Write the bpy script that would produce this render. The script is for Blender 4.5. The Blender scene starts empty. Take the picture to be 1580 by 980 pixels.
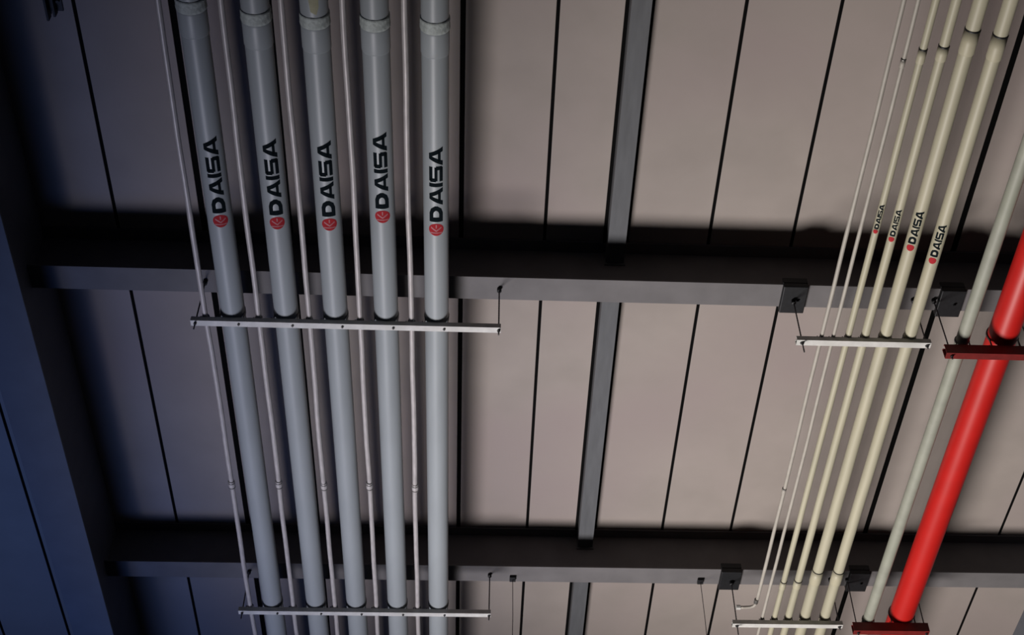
import bpy, bmesh, math, random
from mathutils import Vector, Matrix
random.seed(7)
S = bpy.context.scene
COL = S.collection
R = math.radians

# ------------------------------------------------------------------ camera
CAM_Z = 4.0                                   # eye height; every height below is given above the camera
F_PX, PITCH, YAW, ROLL = 2188.3, 0.8349, 0.0890, -0.0410
fw = Vector((math.sin(YAW)*math.cos(PITCH), math.cos(YAW)*math.cos(PITCH), math.sin(PITCH)))
r0 = Vector((math.cos(YAW), -math.sin(YAW), 0)); u0 = r0.cross(fw)
c_, s_ = math.cos(ROLL), math.sin(ROLL)
rt = c_*r0 + s_*u0; up = -s_*r0 + c_*u0
cd = bpy.data.cameras.new('camera'); cam = bpy.data.objects.new('camera', cd); COL.objects.link(cam)
M = Matrix(((rt.x, up.x, -fw.x, 0), (rt.y, up.y, -fw.y, 0), (rt.z, up.z, -fw.z, CAM_Z), (0, 0, 0, 1)))
cam.matrix_world = M
cd.sensor_width = 36; cd.lens = F_PX/1580*36
cd.shift_x = (790-880.1)/1580; cd.shift_y = (460.4-490)/1580
cd.clip_start = .1; cd.clip_end = 100
S.camera = cam

# ------------------------------------------------------------------ light
S.view_settings.view_transform = 'Standard'; S.view_settings.look = 'None'
S.view_settings.gamma = 1; S.view_settings.use_curve_mapping = False
S.view_settings.exposure = 0.0
w = bpy.data.worlds.new('world'); S.world = w; w.use_nodes = True
bg = w.node_tree.nodes['Background']
bg.inputs[0].default_value = (.36, .55, 1.0, 1); bg.inputs[1].default_value = .012

def aim(o, p, t):
    o.location = p; o.rotation_euler = (Vector(t)-Vector(p)).to_track_quat('-Z', 'Y').to_euler()
# broad daylight thrown up from the open end of the hall
ld = bpy.data.lights.new('hall_light', 'SPOT'); ld.energy = 9000; ld.color = (1, .94, .90)
ld.spot_size = R(65); ld.spot_blend = 1.0; ld.shadow_soft_size = 1.7
lo = bpy.data.objects.new('hall_light', ld); COL.objects.link(lo); aim(lo, (-2.6, 11.6, 1.0), (4.5, 7.2, 11.8))
# added blue spot tinting the girder side; the hall has no such lamp
l2 = bpy.data.lights.new('added_cool_fill', 'SPOT'); l2.spot_size = R(60); l2.spot_blend = 1; l2.shadow_soft_size = 2.4; l2.energy = 1500; l2.color = (.20, .36, 1)
lo2 = bpy.data.objects.new('added_cool_fill', l2); COL.objects.link(lo2); aim(lo2, (-4.0, 12.0, 1.2), (-3.6, 8.6, 11.8))

# ------------------------------------------------------------------ materials
def mat(name, col, rough=.6, var=.12, scale=6, metal=0, bump=0, stain=None, stretch=(1, 1, 1), spec=.5):
    m = bpy.data.materials.new(name); m.use_nodes = True
    col = [c*.6 for c in col]; spec *= .7
    if stain: stain = [c*.6 for c in stain]
    nt = m.node_tree; b = nt.nodes['Principled BSDF']
    tc = nt.nodes.new('ShaderNodeTexCoord'); mp = nt.nodes.new('ShaderNodeMapping')
    mp.inputs['Scale'].default_value = stretch
    nt.links.new(tc.outputs['Object'], mp.inputs[0])
    n = nt.nodes.new('ShaderNodeTexNoise'); n.inputs['Scale'].default_value = scale; n.inputs['Detail'].default_value = 6
    nt.links.new(mp.outputs[0], n.inputs['Vector'])
    cr = nt.nodes.new('ShaderNodeValToRGB')
    cr.color_ramp.elements[0].position = .3; cr.color_ramp.elements[1].position = .72
    lo_ = [c*(1-var) for c in col]; hi = [min(1, c*(1+var)) for c in col]
    cr.color_ramp.elements[0].color = (*lo_, 1); cr.color_ramp.elements[1].color = (*hi, 1)
    nt.links.new(n.outputs[0], cr.inputs[0])
    out = cr.outputs[0]
    if stain:
        n2 = nt.nodes.new('ShaderNodeTexNoise'); n2.inputs['Scale'].default_value = scale*.25; n2.inputs['Detail'].default_value = 3
        nt.links.new(mp.outputs[0], n2.inputs['Vector'])
        r2 = nt.nodes.new('ShaderNodeMapRange'); r2.inputs[1].default_value = .48; r2.inputs[2].default_value = .72
        nt.links.new(n2.outputs[0], r2.inputs[0])
        mx = nt.nodes.new('ShaderNodeMix'); mx.data_type = 'RGBA'
        nt.links.new(r2.outputs[0], mx.inputs[0]); nt.links.new(out, mx.inputs[6]); mx.inputs[7].default_value = (*stain, 1)
        out = mx.outputs[2]
    nt.links.new(out, b.inputs['Base Color'])
    b.inputs['Roughness'].default_value = rough; b.inputs['Metallic'].default_value = metal
    b.inputs['Specular IOR Level'].default_value = spec
    if bump:
        bp = nt.nodes.new('ShaderNodeBump'); bp.inputs['Strength'].default_value = bump; bp.inputs['Distance'].default_value = .01
        nt.links.new(n.outputs[0], bp.inputs['Height']); nt.links.new(bp.outputs[0], b.inputs['Normal'])
    return m
CONC = mat('panel_concrete', (.46, .405, .37), .9, .07, 2.2, bump=.15, stain=(.43, .36, .345), spec=.2)
GAP = mat('painted_joint_shade', (.008, .008, .008), 1, .1, spec=0)
STEEL = mat('grey_painted_steel', (.21, .20, .205), .65, .10, 5, spec=.25)
GIRD = mat('girder_paint', (.19, .20, .23), .6, .08, 4, spec=.3)
JOIST = mat('joist_paint', (.15, .155, .165), .6, .12, 5, stretch=(4, .6, 4), spec=.3)
PVC = mat('grey_pvc', (.49, .53, .545), .42, .06, 3, stretch=(3, .5, 3))
GLUE = mat('pale_solvent_cement', (.66, .72, .68), .6, .22, 40, bump=.4)
GALV = mat('galvanised_conduit', (.74, .69, .67), .42, .16, 14, metal=.1, stretch=(4, .7, 4))
COUPL = mat('dull_coupling_metal', (.22, .21, .2), .45, .2, 30, metal=.5)
RAIL = mat('white_strut_metal', (.86, .85, .82), .5, .12, 20, stain=(.70, .70, .66))
CREAM = mat('cream_pvc', (.60, .565, .42), .5, .08, 5, stretch=(4, .5, 4), stain=(.59, .545, .39))
CREAMW = mat('pale_thin_conduit', (.56, .52, .46), .5, .1, 9)
SAGE = mat('off_white_pipe_paint', (.42, .43, .36), .55, .12, 7, stain=(.40, .42, .34))
RED = mat('red_fire_paint', (.68, .018, .014), .42, .05, 6)
DRED = mat('red_strut_paint', (.22, .014, .012), .55, .18, 18)
DARK = mat('dark_iron', (.016, .017, .02), .55, .25, 30, metal=.3)
ROD = mat('threaded_rod_steel', (.10, .095, .10), .5, .2, 60, metal=.5)
STRAP = mat('dark_strap_steel', (.16, .16, .16), .5, .2, 30, metal=.4)
INK = mat('black_ink', (.010, .016, .02), .9, .2, 40, spec=.05)
REDINK = mat('red_ink', (.55, .04, .05), .85, .12, 40, spec=.1)
PINK = mat('faded_pink_ink', (.60, .20, .22), .6, .15, 40)
YPATCH = mat('yellowed_primer', (.52, .50, .33), .7, .2, 20)

# ------------------------------------------------------------------ helpers
def obj(name, bm, m, parent=None, smooth=False):
    me = bpy.data.meshes.new(name)
    bmesh.ops.recalc_face_normals(bm, faces=bm.faces)
    if smooth:
        for f in bm.faces: f.smooth = len(f.verts) == 4
    bm.to_mesh(me); bm.free(); me.materials.append(m)
    o = bpy.data.objects.new(name, me); COL.objects.link(o)
    if parent: o.parent = parent
    return o
def tag(o, label, cat, group=None, kind=None):
    o['label'] = label
    if cat: o['category'] = cat
    if group: o['group'] = group
    if kind: o['kind'] = kind
    return o
def thing(name, label, cat, loc, group=None):
    o = bpy.data.objects.new(name, None); COL.objects.link(o); o.empty_display_size = .1
    o.location = (loc[0], loc[1], loc[2]+CAM_Z)
    return tag(o, label, cat, group)
def dup(root, x=None, y=None, z=None, label=None, group=None):
    c = root.copy(); COL.objects.link(c)
    c.location = (root.location.x if x is None else x, root.location.y if y is None else y, root.location.z if z is None else z+CAM_Z)
    if label: c['label'] = label
    if group: c['group'] = group
    for ch in list(root.children):
        k = ch.copy(); COL.objects.link(k); k.parent = c
        for g in list(ch.children):
            q = g.copy(); COL.objects.link(q); q.parent = k
    return c
def box(bm, x0, x1, y0, y1, z0, z1, bev=0):
    vs = [bm.verts.new((x, y, z)) for x in (x0, x1) for y in (y0, y1) for z in (z0, z1)]
    fs = [(0, 1, 3, 2), (4, 6, 7, 5), (0, 4, 5, 1), (2, 3, 7, 6), (0, 2, 6, 4), (1, 5, 7, 3)]
    F = [bm.faces.new([vs[i] for i in f]) for f in fs]
    if bev:
        es = list({e for f in F for e in f.edges})
        bmesh.ops.bevel(bm, geom=es, offset=bev, segments=2, affect='EDGES', profile=.5)
def BM(): return bmesh.new()
def boxes(*bs, bev=0):
    bm = BM()
    for b in bs: box(bm, *b, bev=bev)
    return bm
def lathe(bm, prof, axis='y', seg=40, cap=True, c=(0, 0, 0)):
    """prof: list of (along, radius)"""
    rings = []
    for a, r in prof:
        ring = []
        for i in range(seg):
            t = 2*math.pi*i/seg; p, q = r*math.cos(t), r*math.sin(t)
            v = {'y': (p, a, q), 'z': (p, q, a), 'x': (a, p, q)}[axis]
            ring.append(bm.verts.new((v[0]+c[0], v[1]+c[1], v[2]+c[2])))
        rings.append(ring)
    for A, B in zip(rings, rings[1:]):
        for i in range(seg):
            j = (i+1) % seg; bm.faces.new((A[i], A[j], B[j], B[i]))
    if cap: bm.faces.new(rings[0]); bm.faces.new(rings[-1][::-1])
    return bm
def tube(bm, pts, r, seg=14):
    rings = []
    n = len(pts)
    for k, p in enumerate(pts):
        p = Vector(p); d = (Vector(pts[min(k+1, n-1)])-Vector(pts[max(k-1, 0)])).normalized()
        a = d.cross(Vector((0, 0, 1)) if abs(d.z) < .9 else Vector((1, 0, 0))).normalized(); b = d.cross(a)
        rings.append([bm.verts.new(p+r*(math.cos(2*math.pi*i/seg)*a+math.sin(2*math.pi*i/seg)*b)) for i in range(seg)])
    for A, B in zip(rings, rings[1:]):
        for i in range(seg):
            j = (i+1) % seg; bm.faces.new((A[i], A[j], B[j], B[i]))
    bm.faces.new(rings[0]); bm.faces.new(rings[-1][::-1])
    return bm

# ------------------------------------------------------------------ ceiling (the setting)
H, HB = 7.838, 7.415                      # panel soffit, underside of the cross beams
Y1, Y2, BW = 6.509, 9.774, .2085          # near edges of the two cross beams, flange width
YM1, YM2 = Y1+BW/2, Y2+BW/2
YA, YB = 2.6, 13.6
bm = BM()
J = {-9: -5.605, -8: -5.0, -7: -4.40, -6: -3.80, -5: -3.19, -4: -2.598, -3: -1.995, -2: -1.395, -1: -.795, 0: -.186, 1: .411,
     2: 1.006, 3: 1.596, 4: 2.201, 5: 2.80, 6: 3.402, 7: 4.005, 8: 4.612, 9: 5.21, 10: 5.81, 11: 6.41}
ks = sorted(J); HG = {-3: .021, -2: .018, 0: .017, 6: .021}      # half-widths of the wider joints
for a, b in zip(ks, ks[1:]):
    box(bm, J[a]+HG.get(a, 0.0118), J[b]-HG.get(b, 0.0118), YA, YB, H+CAM_Z, H+.16+CAM_Z, bev=.003)
ceil = obj('ceiling', bm, CONC); ceil['kind'] = 'structure'; ceil['label'] = 'long pale concrete ceiling panels with open dark joints'
top = obj('ceiling', boxes(*[(J[k]-HG.get(k, 0.0118)+.0005, J[k]+HG.get(k, 0.0118)-.0005, YA, YB, H+.003+CAM_Z, H+.159+CAM_Z) for k in ks[1:-1]], (J[-9]-.1, J[11]+.1, YA-.05, YB+.05, H+.162+CAM_Z, H+.26+CAM_Z)), GAP); top['kind'] = 'structure'  # black strips keep the open joints dark; their shade is in the colour
top['label'] = 'black strips added as shade in the joints between the ceiling panels'

fl = obj('floor', boxes((-9, 9, -4, 24, -.15, 0)), mat('floor_concrete', (.10, .10, .10), .7, .1, 1.5)); fl['kind'] = 'structure'; fl['label'] = 'plain grey concrete hall floor below the camera'

# ------------------------------------------------------------------ girders and cross beams
XG = -3.14; ZG = 6.88
def girder(x, label):
    t = thing('steel_girder', label, 'girder', (x, 8.0, ZG))
    L0, L1 = YA-8, YB-8; D = H-ZG
    obj('web', boxes((-.012, .012, L0, L1, .024, D-.001)), GIRD, t)
    obj('bottom_flange', boxes((-.16, .16, L0, L1, 0, .024), bev=.003), GIRD, t)
    return t
girder(XG, 'deep dark blue-grey steel girder running up the left edge of the picture')
XR = 5.16
girder(XR, 'deep dark steel girder just entering at the lower right corner')

def beam(y, label):
    t = thing('steel_beam', label, 'beam', (XG+.013, y, HB), 'cross beams between the two girders')
    L = XR-XG-.026; D = H-HB-.001
    obj('web', boxes((0, L, -.008, .008, .0165, D-.0165)), STEEL, t)
    obj('bottom_flange', boxes((0, L, -BW/2, BW/2, 0, .016), bev=.003), STEEL, t)
    obj('top_flange', boxes((0, L, -BW/2, BW/2, D-.016, D), bev=.003), STEEL, t)
    return t
bm1 = beam(YM1, 'dark steel cross beam in the middle of the picture')
bm2 = dup(bm1, y=YM2, label='dark steel cross beam low in the picture near the bottom edge')

def joist(y0, y1, label):
    t = thing('steel_joist', label, 'joist', (.918, y0, H-.136), 'joist sections between the cross beams')
    L = y1-y0
    o = obj('channel', boxes((-.064, .064, 0, L, 0, .008), (-.064, -.057, 0, L, .008, .134), (.057, .064, 0, L, .008, .134)), JOIST, t)
    obj('painted_shade_strip', boxes((-.088, -.066, 0, L, .120, .1345)), GAP, t)  # added black strip: painted shade line along the joist's left side
    obj('end_plate', boxes((-.075, .075, L-.010, L, -.02, .134), bev=.002), JOIST, t)
    return t
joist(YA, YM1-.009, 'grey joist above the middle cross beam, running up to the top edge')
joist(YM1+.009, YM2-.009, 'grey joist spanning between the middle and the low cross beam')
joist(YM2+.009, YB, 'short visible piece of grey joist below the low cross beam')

# ------------------------------------------------------------------ trapeze bars and rods
def strut(w, h, x0, x1, th=.004, lip=.010):
    bm = BM()
    for a in ((-w/2, w/2, 0, th), (-w/2, -w/2+th, th, h), (w/2-th, w/2, th, h), (-w/2+th, -w/2+th+lip, h-th, h), (w/2-th-lip, w/2-th, h-th, h)):
        box(bm, x0, x1, a[0], a[1], a[2], a[3])
    return bm
def hanger_bar(name, label, x0, x1, y, z, w, h, m, bolts, grp, cat='hanger bar'):
    t = thing(name, label, cat, ((x0+x1)/2, y, z), grp); xc = (x0+x1)/2
    obj('rail', strut(w, h, x0-xc, x1-xc), m, t)
    for bx in bolts:
        b = BM(); lathe(b, [(-.009, .009), (-.001, .0095), (0, .0095)], 'z', 6, c=(bx-xc, 0, 0)); lathe(b, [(-.016, .0045), (-.009, .0045)], 'z', 10, c=(bx-xc, 0, 0))
        obj('bolt', b, STRAP, t)
    return t
def rod(label, x, y, ztop, zbot, zbar, grp, clamp='washer', r=.0055):
    """threaded rod from a beam flange through a bar; origin at its top"""
    t = thing('threaded_rod', label, 'rod', (x, y, ztop), grp)
    bm = BM(); n = int((ztop-zbot)/.012); prof = []
    for i in range(n+1):
        prof.append((-(ztop-zbot)*i/n - .001, r if i % 2 else r*.86))
    lathe(bm, prof, 'z', 10); obj('shank', bm, ROD, t)
    for zz in (zbar-.0095-ztop,):
        b = BM(); lathe(b, [(zz-.002, .0115), (zz+.008, .0115)], 'z', 6); obj('nut', b, ROD, t)
    b = BM(); lathe(b, [(-.034, .008), (-.03, .016), (-.002, .016), (-.001, .012)], 'z', 12); obj('anchor', b, DARK, t)
    return t
GP = [(-1.702, 5.763, 4.20), (-1.344, 5.766, 4.26), (-1.012, 5.765, 4.27), (-.671, 5.689, 4.27), (-.329, 5.783, 4.275)]
ZGB = 6.990                       # underside of the grey racks' bars
BH = .040
for y, nm in ((YM1, 'under the middle cross beam'), (YM2, 'under the low cross beam')):
    hanger_bar('hanger_bar', 'long white metal hanger bar carrying the five thick grey pipes '+nm, -1.965, .108, y, ZGB, .048, BH, RAIL,
               [p[0]+.055 for p in GP], 'bars under the grey pipes')
    rod('dark rod at the left end of the grey-pipe bar '+nm, -1.935, y, HB, ZGB-.06, ZGB, 'rods of the grey pipe racks')
    rod('dark rod at the right end of the grey-pipe bar '+nm, .094, y, HB, ZGB-.045, ZGB, 'rods of the grey pipe racks')
ZBB = [6.938, 6.918]
for i, (y, nm) in enumerate(((YM1, 'under the middle cross beam'), (YM2, 'under the low cross beam'))):
    hanger_bar('hanger_bar', 'short white metal hanger bar carrying the cream pipes '+nm, 2.128, 3.062, y, ZBB[i], .05, BH, RAIL, (2.16, 3.03), 'bars under the cream pipes')
    rod('thin rod at the left end of the cream-pipe bar '+nm, 2.168, y, HB-.05, ZBB[i]-.09, ZBB[i], 'rods of the cream pipe racks')
    rod('thin rod at the right end of the cream-pipe bar '+nm, 3.036, y, HB, ZBB[i]-.03, ZBB[i], 'rods of the cream pipe racks')
ZRB = [6.842, 6.862]
for i, (y, nm, xe) in enumerate(((YM1, 'under the middle cross beam', 3.80), (YM2, 'under the low cross beam', 3.79))):
    hanger_bar('hanger_bar', 'dark red painted hanger bar carrying the bright red pipe '+nm, 3.145, xe, y, ZRB[i], .056, .085, DRED, (), 'bars under the red pipe')
    rod('dark rod between the cream pipes and the red hanger bar '+nm, 3.185, y, HB, ZRB[i]-.03, ZRB[i], 'rods of the red pipe racks')
    rod('dark rod behind the red pipe '+nm, 3.765, y, HB, ZRB[i]-.03, ZRB[i], 'rods of the red pipe racks')

def beam_clamp(x, y, label, s=1.0):
    t = thing('beam_clamp', label, 'clamp', (x, y, HB-.046*s), 'black clamps on the beam flanges')
    w = .088*s; hw = BW/2
    bm = boxes((-w, w, -hw-.02, hw+.02, 0, .045*s), (-w, w, -hw-.02, -hw-.002, .045*s, .10*s), (-w, w, hw+.002, hw+.02, .045*s, .10*s), bev=.006)
    obj('body', bm, DARK, t)
    b = BM(); lathe(b, [(-.02*s, .010), (-.001, .010)], 'z', 6, c=(w*.3, 0, 0)); obj('bolt', b, DARK, t)
    return t
c1 = beam_clamp(2.172, YM1, 'black clamp on the middle cross beam left of the cream pipes')
dup(c1, x=2.160, y=YM2, label='black clamp on the low cross beam left of the cream pipes')
dup(c1, x=3.30, label='black clamp on the middle cross beam between cream and off-white pipes')
dup(c1, x=3.275, y=YM2, label='black clamp on the low cross beam between cream and off-white pipes')

# thin drop wires below the low cross beam
def wire(x, label):
    t = thing('drop_wire', label, 'wire', (x, YM2+.045, HB), 'thin wires hanging from the low cross beam')
    tube_bm = BM(); tube(tube_bm, [(0, 0, -.002), (.002, 0, -.4), (-.003, 0, -.8), (0, 0, -1.3)], .003, 8); obj('strand', tube_bm, ROD, t)
    b = boxes((-.026, .026, -.03, .03, -.028, -.001), bev=.004); obj('clip', b, DARK, t)
    return t
wire(.291, 'thin wire with black clip hanging just right of the grey rack')
wire(1.91, 'thin wire with black clip hanging left of the cream rack')

# ------------------------------------------------------------------ lettering
def letters():
    t = .30; L = []
    def q(*p): L.append([(a+ox, b) for a, b in p])
    def rect(a, b, c, d): q((a, c), (b, c), (b, d), (a, d))
    ox = 0  # D
    O = [(0, 0), (0, 1), (.72, 1), (1.08, .88), (1.30, .60), (1.30, .40), (1.08, .12), (.72, 0)]
    I = [(.38, .29), (.38, .71), (.66, .71), (.82, .66), (.92, .55), (.92, .45), (.82, .34), (.66, .29)]
    for k in range(8): q(O[k], O[(k+1) % 8], I[(k+1) % 8], I[k])
    def A(w=1.45):
        q((0, 0), (.36, 0), (w/2, .78), (w/2, 1), (w/2-.22, 1)); q((w, 0), (w-.36, 0), (w/2, .78), (w/2, 1), (w/2+.22, 1))
        rect(.30, w-.30, .16, .36)
    ox = 1.36; A()
    ox = 2.86; rect(0, .30, 0, 1)
    ox = 3.25; t2 = .25
    rect(.08, 1.2, 1-t2, 1); rect(0, .30, .5, .93); rect(.08, 1.17, .39, .61); rect(.95, 1.25, .07, .5); rect(.05, 1.17, 0, t2)
    ox = 4.54; A()
    return L, 5.99
def wrap_print(name, polys, su, sv, r, m, parent, u0=0):
    """flat strokes (u along the pipe towards -Y, v across towards -X) laid on the pipe's underside"""
    bm = BM()
    for p in polys:
        vs = [bm.verts.new((u*su, (v-.5)*sv, 0)) for u, v in p]
        bm.faces.new(vs)
    for k in range(-7, 8):
        g = bm.verts[:]+bm.edges[:]+bm.faces[:]
        bmesh.ops.bisect_plane(bm, geom=g, plane_co=(0, k*sv/14, 0), plane_no=(0, 1, 0))
    for v in bm.verts:
        u, a = v.co.x, v.co.y/r
        v.co = (-math.sin(a)*r, -(u+u0), -math.cos(a)*r)
    o = obj(name, bm, m, parent)
    for p in o.data.polygons:
        pass
    return o
def disc(rad, n=28, cx=0, cy=.5):
    return [(cx+rad*math.cos(2*math.pi*i/n), cy+rad*math.sin(2*math.pi*i/n)) for i in range(n)]
def logo(parent, r, length, cap, erad, xz):
    L, W = letters(); a = math.atan2(xz[0], xz[1])
    g = wrap_print('printed_lettering', L, length/W, cap, r+.0008, INK, parent, u0=erad*1.28)
    e = wrap_print('printed_emblem', [disc(.5)], erad*2, erad*2, r+.0008, REDINK, parent)
    if erad > .03:
        k = [[(-.30, .12), (-.22, .12), (-.22, .88), (-.30, .88)], [(-.16, .5), (.12, .84), (.24, .84), (-.04, .5)], [(-.16, .5), (-.04, .5), (.24, .16), (.12, .16)],
             [(.12, .46), (.40, .46), (.40, .54), (.12, .54)]]
        s = wrap_print('emblem_strokes', k, erad*2, erad*2, r+.0014, PINK, e); s['label'] = 'pale pink strokes in the red emblem'
    for o in (g, e): o.rotation_euler.y = a
    return g, e

# ------------------------------------------------------------------ thick grey pipes
RG = .081; ZP = ZGB+BH+RG+.002
ordn = ['leftmost', 'second from left', 'middle', 'fourth from left', 'rightmost']
def grey_pipe():
    t = thing('grey_pipe', '', 'pipe', (GP[0][0], 0, ZP), 'five thick grey pipes')
    bm = BM(); lathe(bm, [(YA, RG)]+[(YA+(YB-YA)*i/20, RG) for i in range(1, 21)], seg=56)
    obj('pipe_body', bm, PVC, t, True)
    bm = BM(); lathe(bm, [(0, RG+.0006), (0, RG+.0035), (.05, RG+.0035), (.188, RG+.0035), (.192, RG+.0025), (.196, RG+.0006)], seg=56, cap=False)
    s = obj('coupling', bm, PVC, t, True); s.location.y = 4.3
    bm = BM(); lathe(bm, [(-.042, RG+.0006), (-.040, RG+.0045), (-.028, RG+.0055), (-.012, RG+.0052), (.004, RG+.0060), (.020, RG+.0070), (.032, RG+.0064), (.036, RG+.0040)], seg=56, cap=False)
    for v in bm.verts:
        k = 1+random.uniform(-.012, .02); v.co.x *= k; v.co.z *= k
    g = obj('cement_ring', bm, GLUE, s, True); g['label'] = 'pale dried cement ring on the coupling mouth'
    return t
gp0 = grey_pipe()
for i, (x, yl, yc) in enumerate(GP):
    t = gp0 if i == 0 else dup(gp0, x=x)
    t['label'] = ordn[i]+' of the five thick grey pipes with black lettering and red emblem'
    for ch in t.children:
        if ch.name.startswith('coupling'): ch.location.y = yc+.035
roots = [o for o in COL.objects if o.name.startswith('grey_pipe')]
roots.sort(key=lambda o: o.location.x)
for t, (x, yl, yc) in zip(roots, GP):
    g, e = logo(t, RG, .585, .088, .050, (x, ZP))
    g.location.y = yl; e.location.y = yl
# yellowed patch on the middle pipe, above its coupling
t = roots[2]
o = wrap_print('primer_patch', [[(0, .55), (.05, .45), (.30, .42), (.33, .5), (.30, .78), (.12, .82), (.02, .75)]], 1, .16, RG+.0008, YPATCH, t); o.location.y = 4.245; o.rotation_euler.y = R(-20)
o['label'] = 'yellowed primer smear above the coupling'

# ------------------------------------------------------------------ thin conduits between the grey pipes
RC = .0180; ZC = ZGB+BH+RC+.001
CX = [-1.873, -1.521, -1.184, -.842, -.498]
def wavy(y0, y1, x0, z0, amp, seed, sup):
    rnd = random.Random(seed); ph = [rnd.uniform(0, 6) for _ in range(4)]; pts = []
    n = int((y1-y0)/.11)
    for i in range(n+1):
        y = y0+(y1-y0)*i/n
        k = 1.0
        for s in sup: k = min(k, min(1, abs(y-s)/.35))
        dx = amp*(math.sin(y*1.7+ph[0])+.6*math.sin(y*4.1+ph[1])+.25*math.sin(y*9+ph[2]))
        pts.append((dx*.8, y, z0+k*amp*.8*(math.sin(y*2.2+ph[3])+.3)))
    return pts
where = ['left of the first grey pipe', 'between the first and second grey pipes', 'between the second and third grey pipes',
         'between the third and fourth grey pipes', 'between the fourth and fifth grey pipes']
for i, x in enumerate(CX):
    t = thing('metal_conduit', 'thin galvanised conduit '+where[i], 'conduit', (x, 0, ZC), 'thin conduits among the grey pipes')
    obj('tube', tube(BM(), wavy(YA, YB, 0, 0, .0035, i+3, (YM1, YM2)), RC, 18), GALV, t, True)
    yc = 8.33-.01*(i % 2)
    bm = BM(); lathe(bm, [(-.04, .0225), (-.035, .0245), (.035, .0245), (.04, .0225)], seg=20)
    c = obj('coupling', bm, GALV, t, True); c.location.y = yc
    for s in (-.028, .022):
        b = BM(); lathe(b, [(s, .0255), (s+.010, .0255)], seg=20); obj('coupling_ring', b, COUPL, c)

# ------------------------------------------------------------------ strap clamps on the bars
def strap(r, zc, cat_label, x, y, ztop, grp, name='pipe_strap', m=STRAP, wy=.032, ear=.03, th=.003):
    """omega strap over a pipe: origin on the bar top"""
    t = thing(name, cat_label, 'clamp', (x, y, ztop), grp)
    bm = BM(); n = 22; rin, ro = r+.0012, r+.0012+th; h = zc
    prof = []
    a0 = -math.pi*.13 if r > .03 else 0
    for i in range(n+1):
        a = a0+(math.pi-2*a0)*i/n; prof.append((a, ))
    inner = [(rin*math.cos(a[0]), h+rin*math.sin(a[0])) for a in prof]; outer = [(ro*math.cos(a[0]), h+ro*math.sin(a[0])) for a in prof]
    inner = [(inner[0][0], .0015)]+inner+[(inner[-1][0], .0015)]; outer = [(outer[0][0], .0015)]+outer+[(outer[-1][0], .0015)]
    G = []
    for (a, b), (c, d) in zip(inner, outer):
        G.append([bm.verts.new((a, -wy/2, b)), bm.verts.new((a, wy/2, b)), bm.verts.new((c, wy/2, d)), bm.verts.new((c, -wy/2, d))])
    for A, B in zip(G, G[1:]):
        for i in range(4):
            j = (i+1) % 4; bm.faces.new((A[i], A[j], B[j], B[i]))
    bm.faces.new(G[0]); bm.faces.new(G[-1][::-1])
    obj('strap', bm, m, t)
    ex = outer[0][0]
    obj('ear', boxes((-ex-ear, -ex+.001, -wy/2, wy/2, .001, .005)), m, t)
    obj('ear', boxes((ex-.001, ex+ear*.4, -wy/2, wy/2, .001, .005)), m, t)
    b = BM(); lathe(b, [(.005, .008), (.014, .008)], 'z', 6, c=(-ex-ear*.55, 0, 0)); lathe(b, [(.014, .004), (.03, .004)], 'z', 8, c=(-ex-ear*.55, 0, 0)); obj('bolt', b, m, t)
    return t
nth = ['first', 'second', 'third', 'fourth', 'fifth']
bars = ((YM1, 'on the bar under the middle cross beam'), (YM2, 'on the bar under the low cross beam'))
for y, nm in bars:
    for i, p in enumerate(GP):
        strap(RG, ZP-ZGB-BH, f'dark strap holding the {nth[i]} thick grey pipe {nm}', p[0], y, ZGB+BH, 'straps on the grey pipes', ear=.028)
    for i, x in enumerate(CX):
        strap(RC+.004, ZC-ZGB-BH, f'small dark strap holding the {nth[i]} thin conduit {nm}', x, y, ZGB+BH, 'straps on the thin conduits', wy=.022, ear=.018, th=.002)

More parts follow.
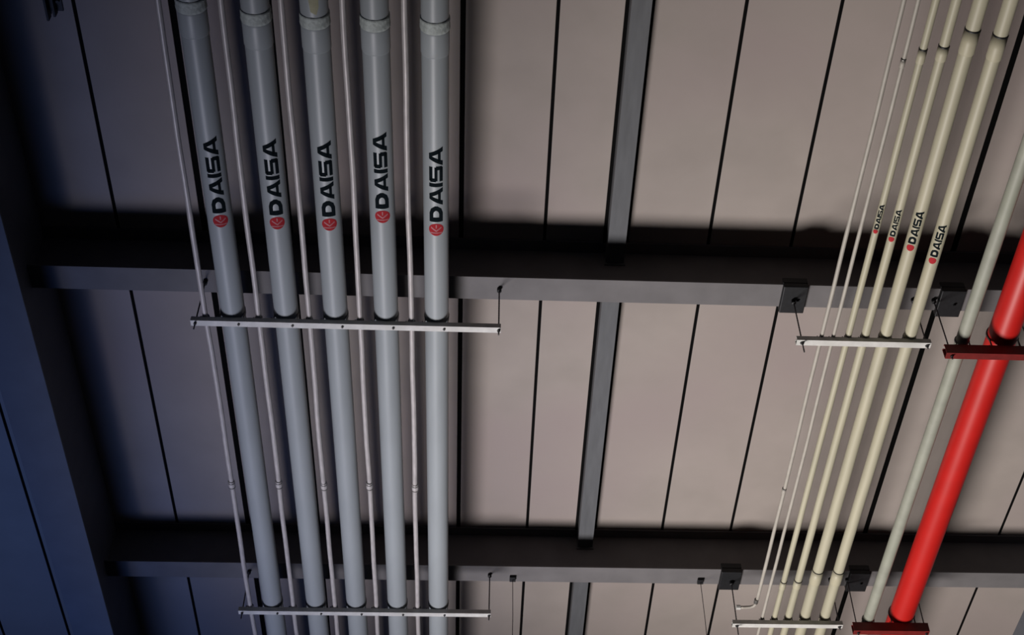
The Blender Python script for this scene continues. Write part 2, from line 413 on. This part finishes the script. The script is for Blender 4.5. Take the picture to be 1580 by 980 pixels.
# ------------------------------------------------------------------ cream pipes and pale conduits
ZT = ZBB[0]+BH-.006
TP = [(2.318, .0140, CREAMW), (2.400, .0130, CREAMW), (2.500, .0225, CREAM), (2.617, .0295, CREAM), (2.757, .0435, CREAM), (2.928, .043, CREAM)]
CPL = [[8.2], [4.37], [4.30, 9.37], [4.28, 9.36], [4.17, 9.24], [4.20, 9.24]]
LG = [None, None, (5.649, .20, .030, .016), (5.71, .22, .036, .020), (5.777, .27, .052, .026), (5.882, .27, .052, .026)]
tn = ['thinnest pale conduit at the left edge of the cream pipe bundle', 'second thin pale conduit in the cream pipe bundle',
      'narrow cream pipe, first with lettering beside the thin conduits', 'cream pipe of middling width, second with lettering',
      'thick cream pipe, third with lettering and left of the last', 'thick cream pipe at the right edge of its bundle']
for i, (x, r, m) in enumerate(TP):
    zc = ZT+r+.001; xx = x*zc/7.02
    thin = r < .02
    t = thing('thin_conduit' if thin else 'cream_pipe', tn[i], 'conduit' if thin else 'pipe', (xx, 0, zc), 'thin pale conduits' if thin else 'cream pipes')
    y1 = YB
    if i == 0: y1 = 9.60
    obj('tube' if thin else 'pipe_body', tube(BM(), wavy(YA, y1, 0, 0, .0022 if thin else .0008, i+31, (YM1, YM2)), r, 16 if thin else 36), m, t, True)
    for yc in CPL[i]:
        l = .155 if r > .04 else (.09 if r > .02 else .05); k = r+(.0035 if r > .02 else .003)
        bm = BM(); lathe(bm, [(0, r), (0, k), (l*.5, k), (l-.003, k), (l, k-.001), (l, r)], seg=36, cap=False)
        c = obj('coupling', bm, m, t, True); c.location.y = yc
        b = BM(); lathe(b, [(-.007, r+.001), (-.007, k+.0006), (.0, k+.0006), (0, r+.001)], seg=36, cap=False)
        g = obj('coupling_gap', b, DARK if r > .02 else COUPL, c); g['label'] = 'dark seam ring'
    if LG[i]:
        yl, ln, cap, er = LG[i]; g, e = logo(t, r+.0004, ln, cap, er, (xx, zc)); g.location.y = yl; e.location.y = yl
    for j, (y, nm) in enumerate(bars):
        if i == 0 and j == 1: continue
        z0 = ZBB[j]+BH
        strap(r, zc-z0, f'small strap holding the {(["first thin pale conduit","second thin pale conduit","narrow cream pipe","middling cream pipe","inner thick cream pipe","outer thick cream pipe"])[i]} {nm}',
              xx, y, z0, 'straps on the cream pipes', wy=.024, ear=.014, th=.002)
# end fitting of the first pale conduit near the low bar
t = thing('conduit_elbow', 'small pale elbow ending the thin conduit above the low cream-pipe bar', 'fitting', (2.300, 9.60, ZT+.0125))
obj('sleeve', lathe(BM(), [(.002, .018), (.05, .018)], seg=18), COUPL, t)
obj('bend', tube(BM(), [(0, .045, 0), (0, .07, 0), (-.012, .095, 0), (-.04, .11, 0), (-.09, .115, 0), (-.125, .115, 0)], .0125, 14), CREAMW, t, True)
obj('connector', lathe(BM(), [(-.155, .020), (-.12, .020)], 'x', 8, c=(0, .115, 0)), RAIL, t)

# ------------------------------------------------------------------ off-white pipe and red pipe
def single_pipe(name, label, x, r, ztop, m, grp=None, cat='pipe'):
    t = thing(name, label, cat, (x, 0, ztop+r+.001))
    obj('pipe_body', lathe(BM(), [(YA+(YB-YA)*i/20, r) for i in range(21)], seg=56), m, t, True)
    return t
ZRT = ZRB[1]+.085
w_ = single_pipe('off_white_pipe', 'off-white pipe running alone beside the red pipe', 3.293, .046, ZRT, SAGE)
for yc in (3.4, 10.9):
    c = obj('coupling', lathe(BM(), [(0, .0465), (0, .052), (.1, .052), (.1, .0465)], seg=40, cap=False), SAGE, w_, True); c.location.y = yc
r_ = single_pipe('red_pipe', 'thick glossy bright red pipe, rightmost of all the pipes', 3.592, .104, ZRT, RED)
c = obj('grooved_coupling', lathe(BM(), [(-.04, .105), (-.04, .122), (-.02, .128), (.02, .128), (.04, .122), (.04, .105)], seg=48, cap=False), RED, r_, True); c.location.y = 3.2
for i, (y, nm) in enumerate(bars):
    z0 = ZRB[i]+.085
    strap(.104, ZRT+.105-z0, 'thin dark strap around the red pipe '+nm, 3.592, y, z0, 'straps on the red bars', m=ROD, wy=.012, ear=.018, th=.008)
    strap(.046, ZRT+.047-z0, 'thin dark strap around the off-white pipe '+nm, 3.293, y, z0, 'straps on the red bars', m=ROD, wy=.012, ear=.014, th=.006)

# ------------------------------------------------------------------ bracket at the top left
t = thing('ceiling_bracket', 'small dark bracket on the ceiling in the top left corner', 'bracket', (-2.715, 4.60, H-.07))
obj('plate', boxes((-.05, .05, -.40, .16, .058, .069), bev=.002), DARK, t)
obj('arm', boxes((-.045, -.030, -.38, .20, 0, .058), (.0, .015, -.38, .17, 0, .058), bev=.002), DARK, t)
obj('bolt', lathe(BM(), [(.03, .012), (.0575, .012)], 'z', 6, c=(.032, .08, 0)), DARK, t)
